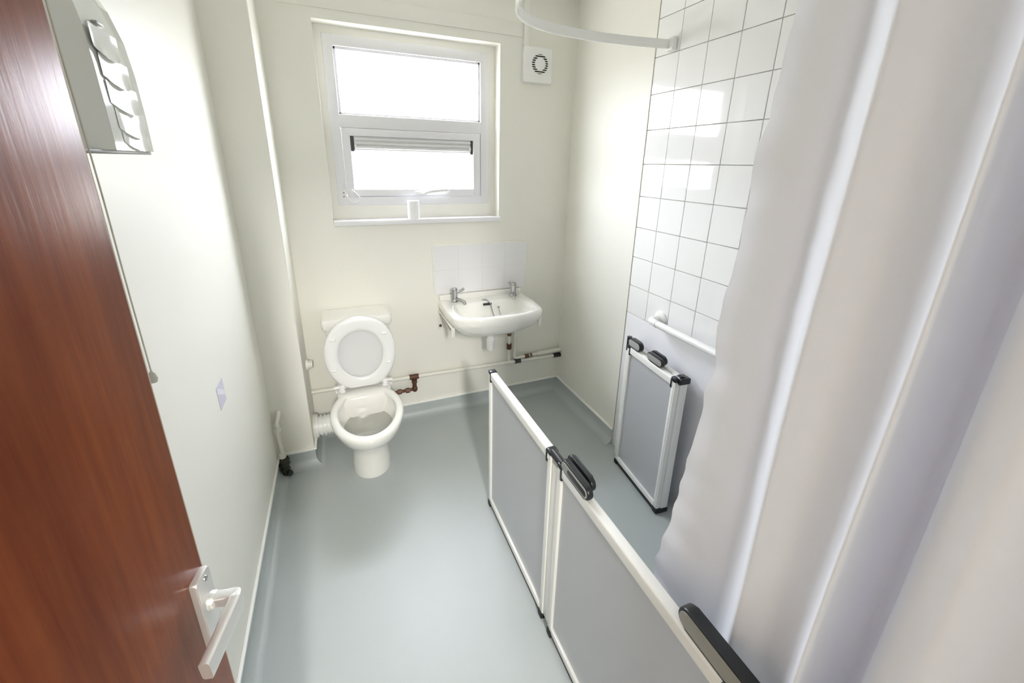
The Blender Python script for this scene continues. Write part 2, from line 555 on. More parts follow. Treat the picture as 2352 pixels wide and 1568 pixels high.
# outer frame bars (front face at FY)
def fbar(b, x0, x1, z0, z1, y0=FY, y1=FY + .06, bev=.004):
    b.box(x0, x1, y0, y1, z0, z1, bev, 2)
fbar(win, FX0, PX0, FZ0, FZ1)
fbar(win, PX1, FX1, FZ0, FZ1)
fbar(win, PX0 - .004, PX1 + .004, 2.138, FZ1)
fbar(win, PX0 - .004, PX1 + .004, 1.762, 1.826)
fbar(win, PX0 - .004, PX1 + .004, FZ0, 1.409)
window = struct(win.build('window_1', M['upvc']), 'white two-light window over the basin with a slatted vent in its lower light', 'window')
OFF[window.name] = Vector((0, 0, 0))
# glazing bead of the fixed upper light
mb = MB()
for (x0, x1, z0, z1) in [(PX0, PX0 + .012, 1.826, 2.138), (PX1 - .012, PX1, 1.826, 2.138), (PX0, PX1, 2.126, 2.138), (PX0, PX1, 1.826, 1.836)]:
    mb.box(x0, x1, FY + .012, FY + .05, z0, z1, .002)
mb.build('glazing_bead', M['upvc'], window)
MB().box(PX0 + .005, PX1 - .005, FY + .036, FY + .042, 1.83, 2.134).build('window_pane', M['glass'], window)
# opening sash
mb = MB()
SX0, SX1, SZ0, SZ1 = -1.3370, -0.572, 1.411, 1.760
GX0, GX1, GZ0, GZ1 = -1.296, -0.616, 1.448, 1.7225
for (x0, x1, z0, z1) in [(SX0, GX0, SZ0, SZ1), (GX1, SX1, SZ0, SZ1), (GX0 - .004, GX1 + .004, GZ1, SZ1), (GX0 - .004, GX1 + .004, SZ0, GZ0)]:
    fbar(mb, x0, x1, z0, z1, FY - .004, FY + .05, .004)
sash = mb.build('opening_sash', M['upvc'], window)
MB().box(GX0 - .004, GX1 + .004, FY + .030, FY + .036, GZ0 - .004, GZ1 + .004).build('window_pane', M['glass'], sash)
mb = MB()
mb.box(GX0 + .018, GX1 - .014, FY + .006, FY + .028, 1.652, 1.722, .003)
for k in range(3):
    z = 1.660 + k * .021
    mb.box(GX0 + .018, GX1 - .014, FY - .003, FY + .012, z, z + .013, .005, 3)
vent = mb.build('vent', M['vent'], sash)
for (x0, x1) in [(GX0 + .0005, GX0 + .018), (GX1 - .014, GX1 - .0005)]:
    MB().box(x0, x1, FY + .004, FY + .029, 1.645, 1.722, .001).build('vent_end', mat('dark_vent_end', (.07, .075, .085), .5), sash)
for x in (GX0 + .024, GX1 - .020):
    MB().box(x - .006, x + .006, FY - .006, FY + .004, 1.668, 1.682, .002).build('vent_catch', M['plastic'], sash)
# espagnolette handle
mb = MB()
mb.box(-.972, -.895, FY - .013, FY - .002, 1.420, 1.436, .004)
hd = mb.build('window_handle', M['plastic'], sash)
mb = MB()
mb.tube(spline([(-.925, FY - .010, 1.428), (-.925, FY - .030, 1.428), (-.916, FY - .044, 1.430), (-.89, FY - .047, 1.437), (-.84, FY - .046, 1.443), (-.79, FY - .045, 1.446)], 6), .0085, 12)
mb.build('lever', M['plastic'], hd)
# opening restrictor with its cable
mb = MB()
mb.box(-1.364, -1.346, FY - .008, FY + .001, 1.398, 1.446, .003)
rs = mb.build('restrictor', M['plastic'], window)
for z in (1.430, 1.410):
    MB().cyl((-1.355, FY - .011, z), (-1.355, FY - .007, z), .005).build('screw', M['grey_pad'], rs)
MB().box(-1.322, -1.308, FY - .010, FY - .003, 1.414, 1.450, .002).build('cable_anchor', M['plastic'], rs)
MB().tube(spline([(-1.352, FY - .010, 1.442), (-1.345, FY - .020, 1.425), (-1.33, FY - .026, 1.395), (-1.305, FY - .028, 1.380), (-1.28, FY - .026, 1.388), (-1.276, FY - .022, 1.405), (-1.292, FY - .016, 1.427), (-1.312, FY - .010, 1.443)], 8), .0028, 8).build('cable', M['plastic'], rs)
# painted timber packing round the frame, lining the opening
mb = MB()
mb.box(WX0, FX0, FY + .004, FY + .07, WZ0, WZ1)
mb.box(FX1, WX1, FY + .004, FY + .07, WZ0, WZ1)
mb.box(FX0, FX1, FY + .004, FY + .07, FZ1, WZ1)
mb.box(FX0, FX1, FY + .004, FY + .07, WZ0, FZ0)
struct(mb.build('trim_2', M['gloss_white'], smooth=0), 'painted timber packing around the window frame', 'window trim')
struct(MB().box(WX0 + .001, WX1 + .004, -.022, FY + .004, 1.262, 1.2885, .003).build('trim_3', M['upvc']), 'white sill board at the foot of the window', 'window sill')
# batten above the window
struct(MB().box(-1.555, -.350, -.006, 0, 2.268, 2.335, .002).build('trim_4', M['wall']), 'shallow painted batten above the window', 'batten')

# paper tube on the sill
mb = MB()
r0 = []
ro, ri = .0325, .029
mb.lathe([(ro, 0), (ro + .001, .001), (ro, .10), (ri, .10), (ri, .004), (.0001, .004)], (-.995, .012, 1.2885), None, 30)
tag(mb.build('paper_cup', M['paper']), 'small white open-topped cup standing on the window sill', 'cup')

# ------------------------------------------------------------------ extractor fan and trunking
fan = empty('extractor_fan', (-.258, 0, 2.045), 'square white extractor fan with round striped grille high beside the window', 'fan')
FCX, FCZ = -.249, 2.139
mb = MB(); mb.box(-.347, -.170, -.030, 0, 2.043, 2.226, .006, 3); mb.build('fan_cover', M['plastic'], fan)
mb = MB(); mb.lathe([(.0001, 0), (.050, 0), (.050, .0022), (.0001, .0022)], (FCX, -.0299, FCZ), Matrix.Rotation(pi / 2, 3, 'X'), 40)
gr = mb.build('grille', M['shadow_gap'], fan)
for k in range(9):
    z = -.0445 + k * .0111
    hw = math.sqrt(max(0, .051 ** 2 - z * z))
    MB().box(FCX - hw, FCX + hw, -.0335, -.0320, FCZ + z - .0023, FCZ + z + .0023, .0003, 1).build('slat', M['plastic'], gr)
mb = MB(); mb.lathe([(.0001, 0), (.033, 0), (.033, .003), (.030, .005), (.0001, .006)], (FCX, -.032, FCZ), Matrix.Rotation(pi / 2, 3, 'X'), 36); mb.build('centre_disc', M['plastic'], gr)
mb = MB()
mb.box(-.343, -.312, -.012, 0, 2.228, H, .002)
tag(mb.build('cable_trunking', M['gloss_white']), 'white cable trunking running up from the extractor fan', 'trunking')

# ------------------------------------------------------------------ splashback
mb = MB()
for c in range(4):
    for r in range(2):
        x0 = -.8952 + .152 * c; z0 = .8223 + .1517 * r
        mb.box(x0 + .0006, x0 + .1514, -.007, 0, z0 + .0006, z0 + .1511, .0008, 1)
sb = mb.build('splashback', M['splash'])
tag(sb, 'panel of eight white tiles on the wall above the basin', 'splashback')
OFF[sb.name] = Vector((0, 0, 0))
MB().box(-.8952, -.2872, -.0062, 0, .8223, 1.1257).build('grout', M['grout'], sb, smooth=0)
mb = MB()
mb.box(-.901, -.8945, -.009, 0, .8223, 1.130, .002)
mb.box(-.288, -.2815, -.009, 0, .8223, 1.130, .002)
mb.box(-.901, -.2815, -.009, 0, 1.1245, 1.132, .002)
mb.build('edge_trim', M['gloss_white'], sb)

# ------------------------------------------------------------------ basin
BX = -.600
basin = empty('wash_basin', (BX, 0, .62), 'white wall-hung wash basin with two chrome taps under the splashback', 'basin')
outl = round_poly([(-.277, -.002), (-.283, -.22), (-.268, -.385), (-.11, -.432), (.11, -.432), (.268, -.385), (.283, -.22), (.277, -.002)], [.006, .3, .075, .3, .3, .075, .3, .006], 8)
def blev(sx, sy, z, yc=0.0, dy=0.0):
    return [(BX + p[0] * sx, (p[1] - yc) * sy + yc + dy, z) for p in outl]
inn = round_poly([(-.205, -.135), (-.225, -.25), (-.215, -.365), (-.10, -.398), (.10, -.398), (.215, -.365), (.225, -.25), (.205, -.135)], [.05, .3, .07, .3, .3, .07, .3, .05], 8)
def ilev(s, sy, z, yc=-.255):
    return [(BX + p[0] * s, (p[1] - yc) * sy + yc, z) for p in inn]
mb = MB()
rings = [blev(.20, .20, .634, -.19), blev(.36, .42, .640, -.19), blev(.60, .70, .655, -.18), blev(.80, .87, .683, -.13), blev(.92, .95, .715, -.06), blev(.975, .982, .736, 0), blev(1, 1, .752, 0), blev(1.0, 1.0, .778, 0), blev(.992, .992, .789, 0), blev(.972, .975, .794, 0)]
rings += [ilev(1.03, 1.03, .794), ilev(1.0, 1.0, .790), ilev(.96, .95, .770), ilev(.86, .86, .725), ilev(.60, .62, .685), ilev(.2, .2, .672), ilev(.06, .06, .668)]
mb.loft(rings)
bowl = mb.build('bowl', M['ceramic'], basin, smooth=50)
mb = MB(); mb.box(BX - .272, BX + .272, -.034, -.001, .785, .8215, .010, 3); mb.build('back_ledge', M['ceramic'], basin)
# overflow, plug and chain
mb = MB(); mb.lathe([(.0001, 0), (.017, 0), (.017, .003), (.012, .005), (.0001, .004)], (BX - .010, -.108, .793), None, 20); mb.build('chain_stay', M['chrome'], basin)
MB().box(BX - .032, BX + .022, -.156, -.146, .772, .786, .002).build('overflow_slot', M['dark'], basin)
MB().tube(spline([(BX - .004, -.112, .797), (BX + .004, -.140, .796), (BX + .012, -.160, .780), (BX + .016, -.20, .732), (BX + .022, -.245, .705), (BX + .036, -.262, .700), (BX + .052, -.245, .705), (BX + .058, -.21, .726), (BX + .060, -.175, .758)], 6), .0030, 8).build('plug_chain', M['chrome'], basin)
mb = MB(); mb.lathe([(.0001, 0), (.008, .001), (.009, .006), (.005, .010), (.0001, .011)], (BX + .060, -.172, .755), None, 14); mb.build('chain_ball', M['chrome'], basin)
mb = MB(); mb.lathe([(.0001, 0), (.022, 0), (.022, .002), (.0001, .003)], (BX, -.255, .6685), None, 20); mb.build('waste', M['chrome'], basin)

def tap(x, spx, lever):
    y = -.085; z = .793
    b = MB()
    b.lathe([(.0001, 0), (.023, 0), (.024, .006), (.019, .014), (.0185, .020), (.0175, .072), (.0180, .082), (.0160, .087), (.0001, .088)], (x, y, z), None, 22)
    t = b.build('tap', M['chrome'], basin)
    d = Vector((spx, -1.0, 0)).normalized()
    b = MB()
    o = Vector((x, y, z + .012))
    pts = spline([o, o + d * .025 + Vector((0, 0, .008)), o + d * .055 + Vector((0, 0, .010)), o + d * .082 + Vector((0, 0, .004)), o + d * .088 + Vector((0, 0, -.010))], 5)
    b.tube(pts, [.013 - .004 * min(1, i / 10) for i in range(len(pts))], 14)
    b.build('spout', M['chrome'], t)
    b = MB()
    dl = Vector(lever).normalized()
    o = Vector((x, y, z + .066))
    pts = spline([o, o + dl * .022, o + dl * .040 + Vector((0, 0, .004)), o + dl * .058 + Vector((0, 0, .016))], 5)
    b.tube(pts, [.0055 + .0035 * i / len(pts) for i in range(len(pts))], 12)
    b.build('lever', M['chrome'], t)
    return t
tap(-.792, .55, (1, -.15, 0))
tap(-.408, -.35, (-.15, 1, 0))
# brackets
for s in (-1, 1):
    x = BX + s * .268
    b = MB()
    b.box(x - .004, x + .004, -.325, -.004, .690, .722, .001)
    b.box(x - .012, x + .004, -.325, -.004, .718, .724, .001)
    b.box(x - .010, x + .010, -.332, -.320, .668, .724, .002)
    b.box(x - .014, x + .014, -.009, -.002, .60, .73, .001)
    br = b.build('bracket', M['pipe'], basin)
    b = MB(); b.box(x - .0050, x + .0050, -.318, -.02, .700, .706, .0005); b.build('bracket_underside', M['rust'], br)
    b = MB(); b.cyl((x, -.012, .62), (x, -.008, .62), .009); b.build('bolt', M['rust'], br)
# waste trap
mb = MB(); mb.lathe([(.0001, 0), (.027, 0), (.028, .010), (.027, .016), (.0001, .016)], (BX, -.20, .632), None, 22); mb.build('waste_nut', M['rust'], basin)
mb = MB(); mb.lathe([(.0001, -.135), (.022, -.135), (.025, -.125), (.025, -.085), (.028, -.080), (.028, -.06), (.022, -.055), (.020, 0), (.0001, 0)], (BX, -.20, .632), None, 24)
trap = mb.build('waste_trap', M['plastic'], basin)
mb = MB(); mb.tube(spline([(BX + .018, -.19, .585), (BX + .05, -.15, .585), (BX + .075, -.10, .586), (BX + .085, -.03, .588), (BX + .085, -.004, .588)], 6), .019, 16); mb.build('outlet_pipe', M['plastic'], trap)
mb = MB(); mb.cyl((BX + .028, -.178, .585), (BX + .048, -.152, .585), .026); mb.build('compression_nut', M['plastic'], trap)
# overflow connection hanging below on the far side
mb = MB(); mb.lathe([(.0001, -.07), (.017, -.07), (.020, -.06), (.020, -.02), (.016, 0), (.0001, 0)], (-.335 - .01, -.10, .655), None, 18); mb.build('tap_tail', M['plastic'], basin)
mb = MB(); mb.lathe([(.0001, -.05), (.010, -.05), (.012, -.03), (.010, 0), (.0001, 0)], (-.405, -.09, .650), None, 14); mb.build('tap_connector', M['rust'], basin)

# ------------------------------------------------------------------ pipes on the end wall
pw = empty('cold_water_pipe', (-1.64, -.03, .30), 'long white-painted pipe running along the end wall behind the toilet', 'pipe')
def zl(x): return .300 + (x + .82) * -.0165
mb = MB()
mb.tube([(-1.641, -.030, zl(-1.641)), (-.82, -.030, zl(-.82)), (-.002, -.030, zl(-.002))], .0125, 14)
mb.tube([(-.405, -.030, zl(-.405)), (-.405, -.030, .52), (-.405, -.05, .575), (-.405, -.085, .615)], .0085, 12)
mb.build('run', M['pipe'], pw)
b = MB(); b.cyl((-.362, -.030, zl(-.362)), (-.318, -.030, zl(-.318)), .0160); b.build('coupling', mat('dark_fitting', (.05, .055, .05), .5, var=.4, vscale=80), pw)
b = MB(); b.cyl((-.405, -.030, .395), (-.405, -.030, .432), .0165); b.cyl((-.405, -.048, .413), (-.405, -.012, .413), .010); b.build('stop_valve', M['copper'], pw)
b = MB(); b.cyl((-.405, -.030, .495), (-.405, -.034, .528), .0145); b.build('coupling', M['brass'], pw)
b = MB(); b.cyl((-.06, -.030, zl(-.06)), (-.003, -.030, zl(-.003)), .0155); b.build('sleeve', M['dark'], pw)
# tee and copper branch to the cistern
b = MB()
b.cyl((-1.082, -.030, zl(-1.08)), (-1.025, -.030, zl(-1.02)), .0165)
b.tube([(-1.052, -.030, zl(-1.05)), (-1.052, -.030, .228)], .0125)
b.cyl((-1.052, -.030, .262), (-1.052, -.030, .284), .0165)
b.lathe([(.0001, -.018), (.012, -.016), (.0165, -.006), (.0165, .008), (.012, .018), (.0001, .018)], (-1.052, -.030, .218))
b.tube([(-1.052, -.030, .216), (-1.215, -.030, .212)], .0095)
for x in (-1.085, -1.135):
    b.cyl((x, -.030, .2145), (x - .024, -.030, .2140), .0155, None, 6)
b.build('copper_branch', M['copper'], pw)
ph = empty('hot_water_pipe', (0, -.03, .33), 'short upper white pipe turning up to the basin near the corner', 'pipe')
mb = MB()
mb.tube(spline([(-.003, -.030, .328), (-.20, -.030, .323), (-.335, -.030, .317)], 4) + [Vector((-.352, -.030, .318)), Vector((-.363, -.030, .326)), Vector((-.365, -.030, .342)), Vector((-.365, -.030, .55)), Vector((-.368, -.045, .60)), Vector((-.372, -.075, .640))], .0095, 12)
mb.build('run', M['pipe'], ph)
b = MB(); b.cyl((-.286, -.030, .3190), (-.255, -.030, .3205), .014); b.cyl((-.245, -.030, .3210), (-.232, -.030, .3215), .014, None, 6); b.build('coupling', M['brass'], ph)
b = MB(); b.cyl((-.19, -.030, .3235), (-.003, -.030, .328), .0145); b.build('sleeve', M['pipe'], ph)

# ------------------------------------------------------------------ toilet
TX = -1.357
wc = empty('toilet', (TX, -.38, 0), 'white close-coupled toilet with seat and lid raised', 'toilet')
mb = MB()
rings = [egg(TX, -.375, .0, .098, .120, .16), egg(TX, -.375, .012, .100, .121, .16), egg(TX, -.375, .06, .096, .113, .16), egg(TX, -.38, .12, .090, .105, .16), egg(TX, -.39, .175, .086, .105, .17),
         egg(TX, -.405, .215, .098, .140, .18), egg(TX, -.425, .26, .125, .195, .20), egg(TX, -.440, .31, .152, .245, .215), egg(TX, -.448, .355, .170, .277, .23), egg(TX, -.450, .382, .177, .288, .24),
         egg(TX, -.450, .394, .176, .288, .24), egg(TX, -.450, .401, .170, .281, .235), egg(TX, -.450, .404, .160, .268, .22), egg(TX, -.450, .402, .148, .248, .195),
         egg(TX, -.450, .395, .140, .235, .184), egg(TX, -.450, .382, .140, .232, .184), egg(TX, -.450, .370, .148, .240, .190), egg(TX, -.446, .335, .140, .225, .182), egg(TX, -.438, .295, .128, .205, .165), egg(TX, -.43, .25, .105, .165, .14), egg(TX, -.42, .20, .07, .11, .10), egg(TX, -.41, .175, .03, .05, .05)]
mb.loft(rings)
pan = mb.build('pan', M['ceramic'], wc, smooth=60)
mb = MB()
mb.loft([egg(TX, -.436, .282, .1225, .197, .158), egg(TX, -.436, .284, .1225, .197, .158)])
mb.build('bowl_water', M['water'], wc)
# rear platform and trapway
mb = MB()
plat = lambda w, y0, y1, z: [(TX + p[0], p[1], z) for p in round_poly([(-w, y1), (w, y1), (w, y0), (-w, y0)], .03, 5)]
mb.loft([plat(.075, -.32, -.10, .03), plat(.08, -.32, -.08, .16), plat(.095, -.33, -.06, .28), plat(.125, -.33, -.055, .345), plat(.140, -.32, -.050, .385), plat(.136, -.31, -.050, .4), plat(.125, -.30, -.055, .403)])
mb.build('rear_shelf', M['ceramic'], wc, smooth=50)
# cistern
cs = lambda w, y0, y1, z, r=.025: [(TX + p[0], p[1], z) for p in round_poly([(-w, y1), (w, y1), (w, y0), (-w, y0)], r, 5)]
mb = MB()
mb.loft([cs(.135, -.165, -.02, .400), cs(.148, -.178, -.014, .44), cs(.158, -.183, -.012, .60), cs(.164, -.186, -.010, .742)])
cis = mb.build('cistern', M['ceramic'], wc, smooth=50)
mb = MB()
mb.loft([cs(.174, -.194, -.006, .741), cs(.179, -.199, -.003, .748), cs(.180, -.200, -.003, .786), cs(.176, -.197, -.004, .797), cs(.165, -.188, -.010, .800)])
lid = mb.build('cistern_lid', M['ceramic'], wc, smooth=50)
# seat and lid, standing up against the cistern
def upright(ax, up, dn, zc, y, n=48, clip=.424, tilt=.035, e=2.1):
    out = []
    for k in range(n):
        t = 2 * pi * k / n
        c, s = math.cos(t), math.sin(t)
        x = ax * math.copysign(abs(c) ** (2 / e), c)
        z = zc + (up if s > 0 else dn) * math.copysign(abs(s) ** (2 / e), s)
        z = max(z, clip)
        out.append((TX + x, y + (z - .42) * tilt, z))
    return out
A = (.181, .198, .215, .622)
mb = MB()
def sl(f, y, clip=.424): return upright(A[0] - f, A[1] - f, A[2] - f, A[3], y, clip=clip + f * .3)
mb.loft([sl(.010, -.226), sl(.002, -.228), sl(0, -.233), sl(.001, -.241), sl(.010, -.244), sl(.04, -.243), sl(.062, -.236), sl(.09, -.231), sl(.13, -.229)])
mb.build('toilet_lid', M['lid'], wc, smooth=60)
def sh(f, y): return upright(.113 + f, .130 + f, .135 + f, .615, y, clip=.43)
mb = MB()
mb.loft([sl(.006, -.249), sl(.000, -.253), sl(.001, -.263), sl(.008, -.269), sl(.020, -.271), sh(.020, -.270), sh(.006, -.266), sh(0, -.260), sh(.002, -.253), sh(.012, -.250)], False, False, True, True)
ring = mb.build('toilet_seat', M['seat'], wc, smooth=60)
for (ux, uz) in ((-.130, .715), (.128, .720), (-.140, .545), (.138, .550)):
    y = -.270 + (uz - .42) * .035
    b = MB(); b.box(TX + ux - .016, TX + ux + .016, y - .009, y + .004, uz - .007, uz + .007, .005, 3); b.build('buffer', M['plastic'], ring)
for s in (-1, 1):
    x = TX + s * .122
    b = MB()
    b.box(x - .026, x + .026, -.258, -.218, .402, .414, .003)
    b.box(x - s * .010 - .013, x - s * .010 + .013, -.276, -.228, .408, .450, .004)
    b.cyl((x - .03, -.238, .426), (x + .03, -.238, .426), .011)
    hg = b.build('hinge', M['seat'], wc)
    b = MB(); b.box(x + s * .006 - .009, x + s * .006 + .009, -.2775, -.2745, .418, .432, .001); b.build('hinge_clip', M['steel'], hg)
MB().cyl((TX - .10, -.238, .424), (TX + .10, -.238, .424), .006).build('hinge_rod', M['seat'], wc)
for s in (-1, 1):
    b = MB(); b.lathe([(.0001, 0), (.008, 0), (.006, .004), (.0001, .005)], (TX + s * .088, -.40, .045), Matrix.Rotation(s * pi / 2, 3, 'Y'), 12); b.build('fixing_cap', M['plastic'], wc)

# soil pipe connector
sp = empty('soil_pipe_connector', (XB, -.13, .15), 'white ribbed plastic soil pipe between the boxed-in column and the toilet', 'pipe')
mb = MB()
ax = [(XB, -.135, .150), (-1.59, -.137, .152), (-1.53, -.145, .158), (-1.45, -.165, .168)]
mb.tube(spline(ax, 8), .052, 24)
mb.build('connector_body', M['plastic'], sp)
for (x, r) in ((XB + .018, .066), (XB + .040, .058), (XB + .060, .0585), (XB + .080, .0565), (XB + .108, .0555)):
    b = MB(); b.cyl((x - .006, -.137, .152), (x + .006, -.137, .152), r, None, 28); b.build('rib', M['plastic'], sp)
mb = MB(); mb.cyl((XB, -.135, .150), (XB + .014, -.135, .150), .072, None, 28); mb.build('wall_collar', M['pipe'], sp)
# capped stub on the boxing
st = empty('capped_pipe_stub', (XB, -.09, .52), 'small white capped pipe stub on the column side above the toilet pipe', 'pipe')
mb = MB(); mb.cyl((XB, -.09, .52), (XB + .012, -.09, .52), .030, None, 22); mb.build('flange', M['plastic'], st)
mb = MB(); mb.cyl((XB + .010, -.09, .52), (XB + .032, -.09, .52), .022, None, 22); mb.build('pipe_end', M['pipe'], st)

# ------------------------------------------------------------------ grimy valve pipe in the corner
vp = empty('capped_valve_pipe', (-1.79, -.30, 0), 'short white-painted pipe with grimy black foot in the corner by the column', 'pipe')
mb = MB()
pth = spline([(-1.792, -.292, .10), (-1.792, -.297, .17), (-1.794, -.299, .24), (-1.793, -.298, .305), (-1.786, -.292, .335), (-1.782, -.280, .352), (-1.782, -.264, .360)], 6)
mb.tube(pth, .0105, 12)
mb.build('riser', M['pipe'], vp)
for (p0, p1, rr, sg) in (((-1.793, -.2985, .268), (-1.793, -.2985, .290), .0165, 6), ((-1.793, -.2985, .296), (-1.793, -.2985, .312), .015, 6), ((-1.792, -.296, .105), (-1.792, -.297, .130), .0165, 12)):
    MB().cyl(p0, p1, rr, None, sg).build('union_nut', M['pipe'], vp)
mb = MB()
rings = []
for k in range(13):
    z = .002 + .100 * k / 12
    rr = .021 + .006 * math.sin(k * 1.9) * .6 + random.uniform(-.003, .003)
    rings.append([(-1.788 + (rr + random.uniform(-.003, .003)) * math.cos(2 * pi * q / 16), -.300 + (rr + random.uniform(-.003, .003)) * math.sin(2 * pi * q / 16), z) for q in range(16)])
mb.loft(rings)
mb.build('grimy_foot', M['dirty'], vp, smooth=60)
mb = MB(); mb.lathe([(.0001, 0), (.014, 0), (.016, .008), (.013, .018), (.0001, .020)], (-1.772, -.318, .022), Matrix.Rotation(pi / 2, 3, 'X') @ Matrix.Rotation(.6, 3, 'Y'), 16); mb.build('end_cap', M['dark'], vp)

# ------------------------------------------------------------------ label on the wall
lab = [(-1.8180, -.887, .885), (-1.8180, -.968, .884), (-1.8180, -.963, .801), (-1.8180, -.888, .803)]
mb = MB(); mb.prism([(p[1], p[2]) for p in lab], 'x', -W, -W + .0010)
lb = mb.build('wall_label', M['label'], smooth=0)
tag(lb, 'small pale lilac square label stuck on the bright wall below the hand dryer', 'label')
OFF[lb.name] = Vector((0, 0, 0))
mb = MB(); mb.prism([(-.892, .822), (-.892, .842), (-.958, .880), (-.964, .862)], 'x', -W + .001, -W + .0014); mb.build('band', M['label_band'], lb, smooth=0)

# ------------------------------------------------------------------ hand dryer
hdz0 = 1.603
dr = empty('hand_dryer', (-W, -1.55, hdz0), 'glossy pale grey hand dryer with curved louvres high on the wall beside the door', 'hand dryer')
def dsec(z, f=1.0, topk=0.0):
    xf = -1.690 - topk * .05
    y1 = -1.447 - topk * .10
    y2 = -1.600 + topk * .03
    return [(-W, -1.405 - topk * .08, z), (-1.715 - topk * .03, -1.415 - topk * .09, z), (xf - .006, y1 + .010, z), (xf, y1 - .002, z), (xf + .003, (y1 + y2) / 2, z), (xf, y2 + .006, z), (xf - .012, y2 - .006, z), (-1.728 - topk * .03, -1.655 + topk * .04, z), (-1.748 - topk * .02, -1.700 + topk * .05, z), (-W, -1.715 + topk * .06, z)]
mb = MB()
rings = [dsec(hdz0)]
for z, k in ((1.606, 0), (1.66, 0), (1.72, .02), (1.77, .08), (1.81, .22), (1.845, .45), (1.872, .80), (1.888, 1.25), (1.892, 1.5)):
    rings.append(dsec(z, 1, k))
mb.loft(rings)
mb.build('dryer_body', M['dryer'], dr, smooth=30)
# curved louvres across the front: overlapping scales, each ending in a sagging lip
for zl, y0, y1 in ((1.737, -1.588, -1.505), (1.701, -1.580, -1.487), (1.666, -1.577, -1.474), (1.631, -1.570, -1.463), (1.612, -1.565, -1.465)):
    b = MB()
    N, Q = 18, 8
    ht = .030 if zl > 1.62 else .016
    rings = []
    for q in range(Q + 1):
        t = q / Q
        row = []
        for i in range(N + 1):
            sx = i / N
            sag = .011 * (1 - (2 * sx - 1) ** 2) * (1 - t)
            bul = .0062 * (max(0, math.sin(pi * sx)) ** 1.2) * (1 - t) ** 1.3
            row.append((-1.6882 + bul, y0 + sx * (y1 - y0), zl - sag + ht * t + .004 * (1 - sx)))
        rings.append(row)
    back = [(-1.690, p[1], p[2] + .003) for p in rings[0]]
    b.loft([back] + rings, False, False, False)
    b.build('louvre', M['dryer'], dr, smooth=55)
MB().box(-1.6925, -1.6855, -1.566, -1.545, 1.7735, 1.7775, .001).build('vent_slot', M['grey_pad'], dr)
MB().box(-1.80, -1.700, -1.67, -1.43, 1.598, 1.6035, .001).build('air_outlet', mat('dark_outlet', (.10, .10, .095), .4), dr)

# pull cord hanging beside the door edge
pc = empty('light_pull_cord', (-1.683, -1.695, 2.47), 'thin ivory light pull cord with small bob beside the door edge', 'pull cord')
b = MB(); b.lathe([(.0001, 0), (.030, 0), (.040, .02), (.040, .03), (.0001, .03)], (-1.683, -1.695, 2.47), None, 24); b.build('ceiling_switch', M['plastic'], pc)
b = MB(); b.tube(spline([(-1.683, -1.695, 2.475), (-1.682, -1.696, 2.0), (-1.684, -1.694, 1.75), (-1.681, -1.697, 1.55), (-1.683, -1.693, 1.42), (-1.681, -1.697, 1.285)], 10), .0011, 8); b.build('cord', M['cord'], pc)
b = MB(); b.lathe([(.0001, 0), (.0045, .001), (.0062, .007), (.0045, .015), (.002, .019), (.0001, .0195)], (-1.681, -1.697, 1.267), None, 16); b.build('bob', mat('grey_bob', (.55, .55, .51), .4), pc)

# ------------------------------------------------------------------ curtain rail
cr = empty('curtain_rail', (0, -.815, 2.09), 'white curved shower curtain rail fixed to the tiled wall', 'curtain rail')
path = spline([(-.004, -.818, 2.095), (-.14, -.790, 2.095), (-.28, -.772, 2.095), (-.42, -.768, 2.095), (-.56, -.784, 2.095), (-.67, -.825, 2.095), (-.75, -.892, 2.095), (-.795, -.98, 2.095), (-.812, -1.08, 2.095), (-.812, -1.25, 2.095), (-.800, -1.7, 2.095), (-.785, -2.2, 2.095), (-.780, -2.615, 2.095)], 8)
MB().strip(path, [(-.0035, -.018), (.0035, -.018), (.0035, -.010), (.0020, -.008), (.0020, .012), (.0035, .014), (.0035, .017), (-.0035, .017)]).build('rail', M['frame'], cr)
MB().box(-.022, 0, -.842, -.796, 2.068, 2.122, .006, 3).build('wall_socket', M['plastic'], cr)

# ------------------------------------------------------------------ shower curtain
# folds in plan, from the leading edge towards the door wall
plan0 = [(-.750, -1.906), (-.752, -1.945), (-.744, -1.990), (-.734, -2.018), (-.762, -2.050), (-.794, -2.077), (-.784, -2.094), (-.764, -2.115), (-.758, -2.135), (-.766, -2.160), (-.786, -2.183), (-.806, -2.197), (-.798, -2.202), (-.770, -2.196), (-.725, -2.190), (-.680, -2.200), (-.672, -2.218), (-.700, -2.236), (-.752, -2.247), (-.780, -2.262), (-.789, -2.284), (-.790, -2.300), (-.775, -2.318), (-.745, -2.345), (-.740, -2.37), (-.765, -2.39), (-.80, -2.415), (-.80, -2.45), (-.77, -2.485), (-.74, -2.52), (-.75, -2.56), (-.78, -2.59)]
lead_y = [(2.07, -1.968), (1.82, -1.956), (1.67, -1.947), (1.59, -1.938), (1.43, -1.935), (1.31, -1.923), (1.24, -1.930), (1.09, -1.918), (.87, -1.895), (.65, -1.868), (.40, -1.850), (.17, -1.842)]
def lead_at(z):
    for (za, ya), (zb, yb) in zip(lead_y[:-1], lead_y[1:]):
        if zb <= z <= za:
            return ya + (yb - ya) * (za - z) / (za - zb)
    return lead_y[-1][1]
cur = empty('shower_curtain', (-.77, -2.2, .25), 'long white shower curtain drawn back in deep folds beside the door wall', 'curtain')
base = spline([(p[0], p[1], 0) for p in plan0], 8)
NZ = 110
ztop, zbot = 2.07, .17
mb = MB()
rings = []
cxm = -.766
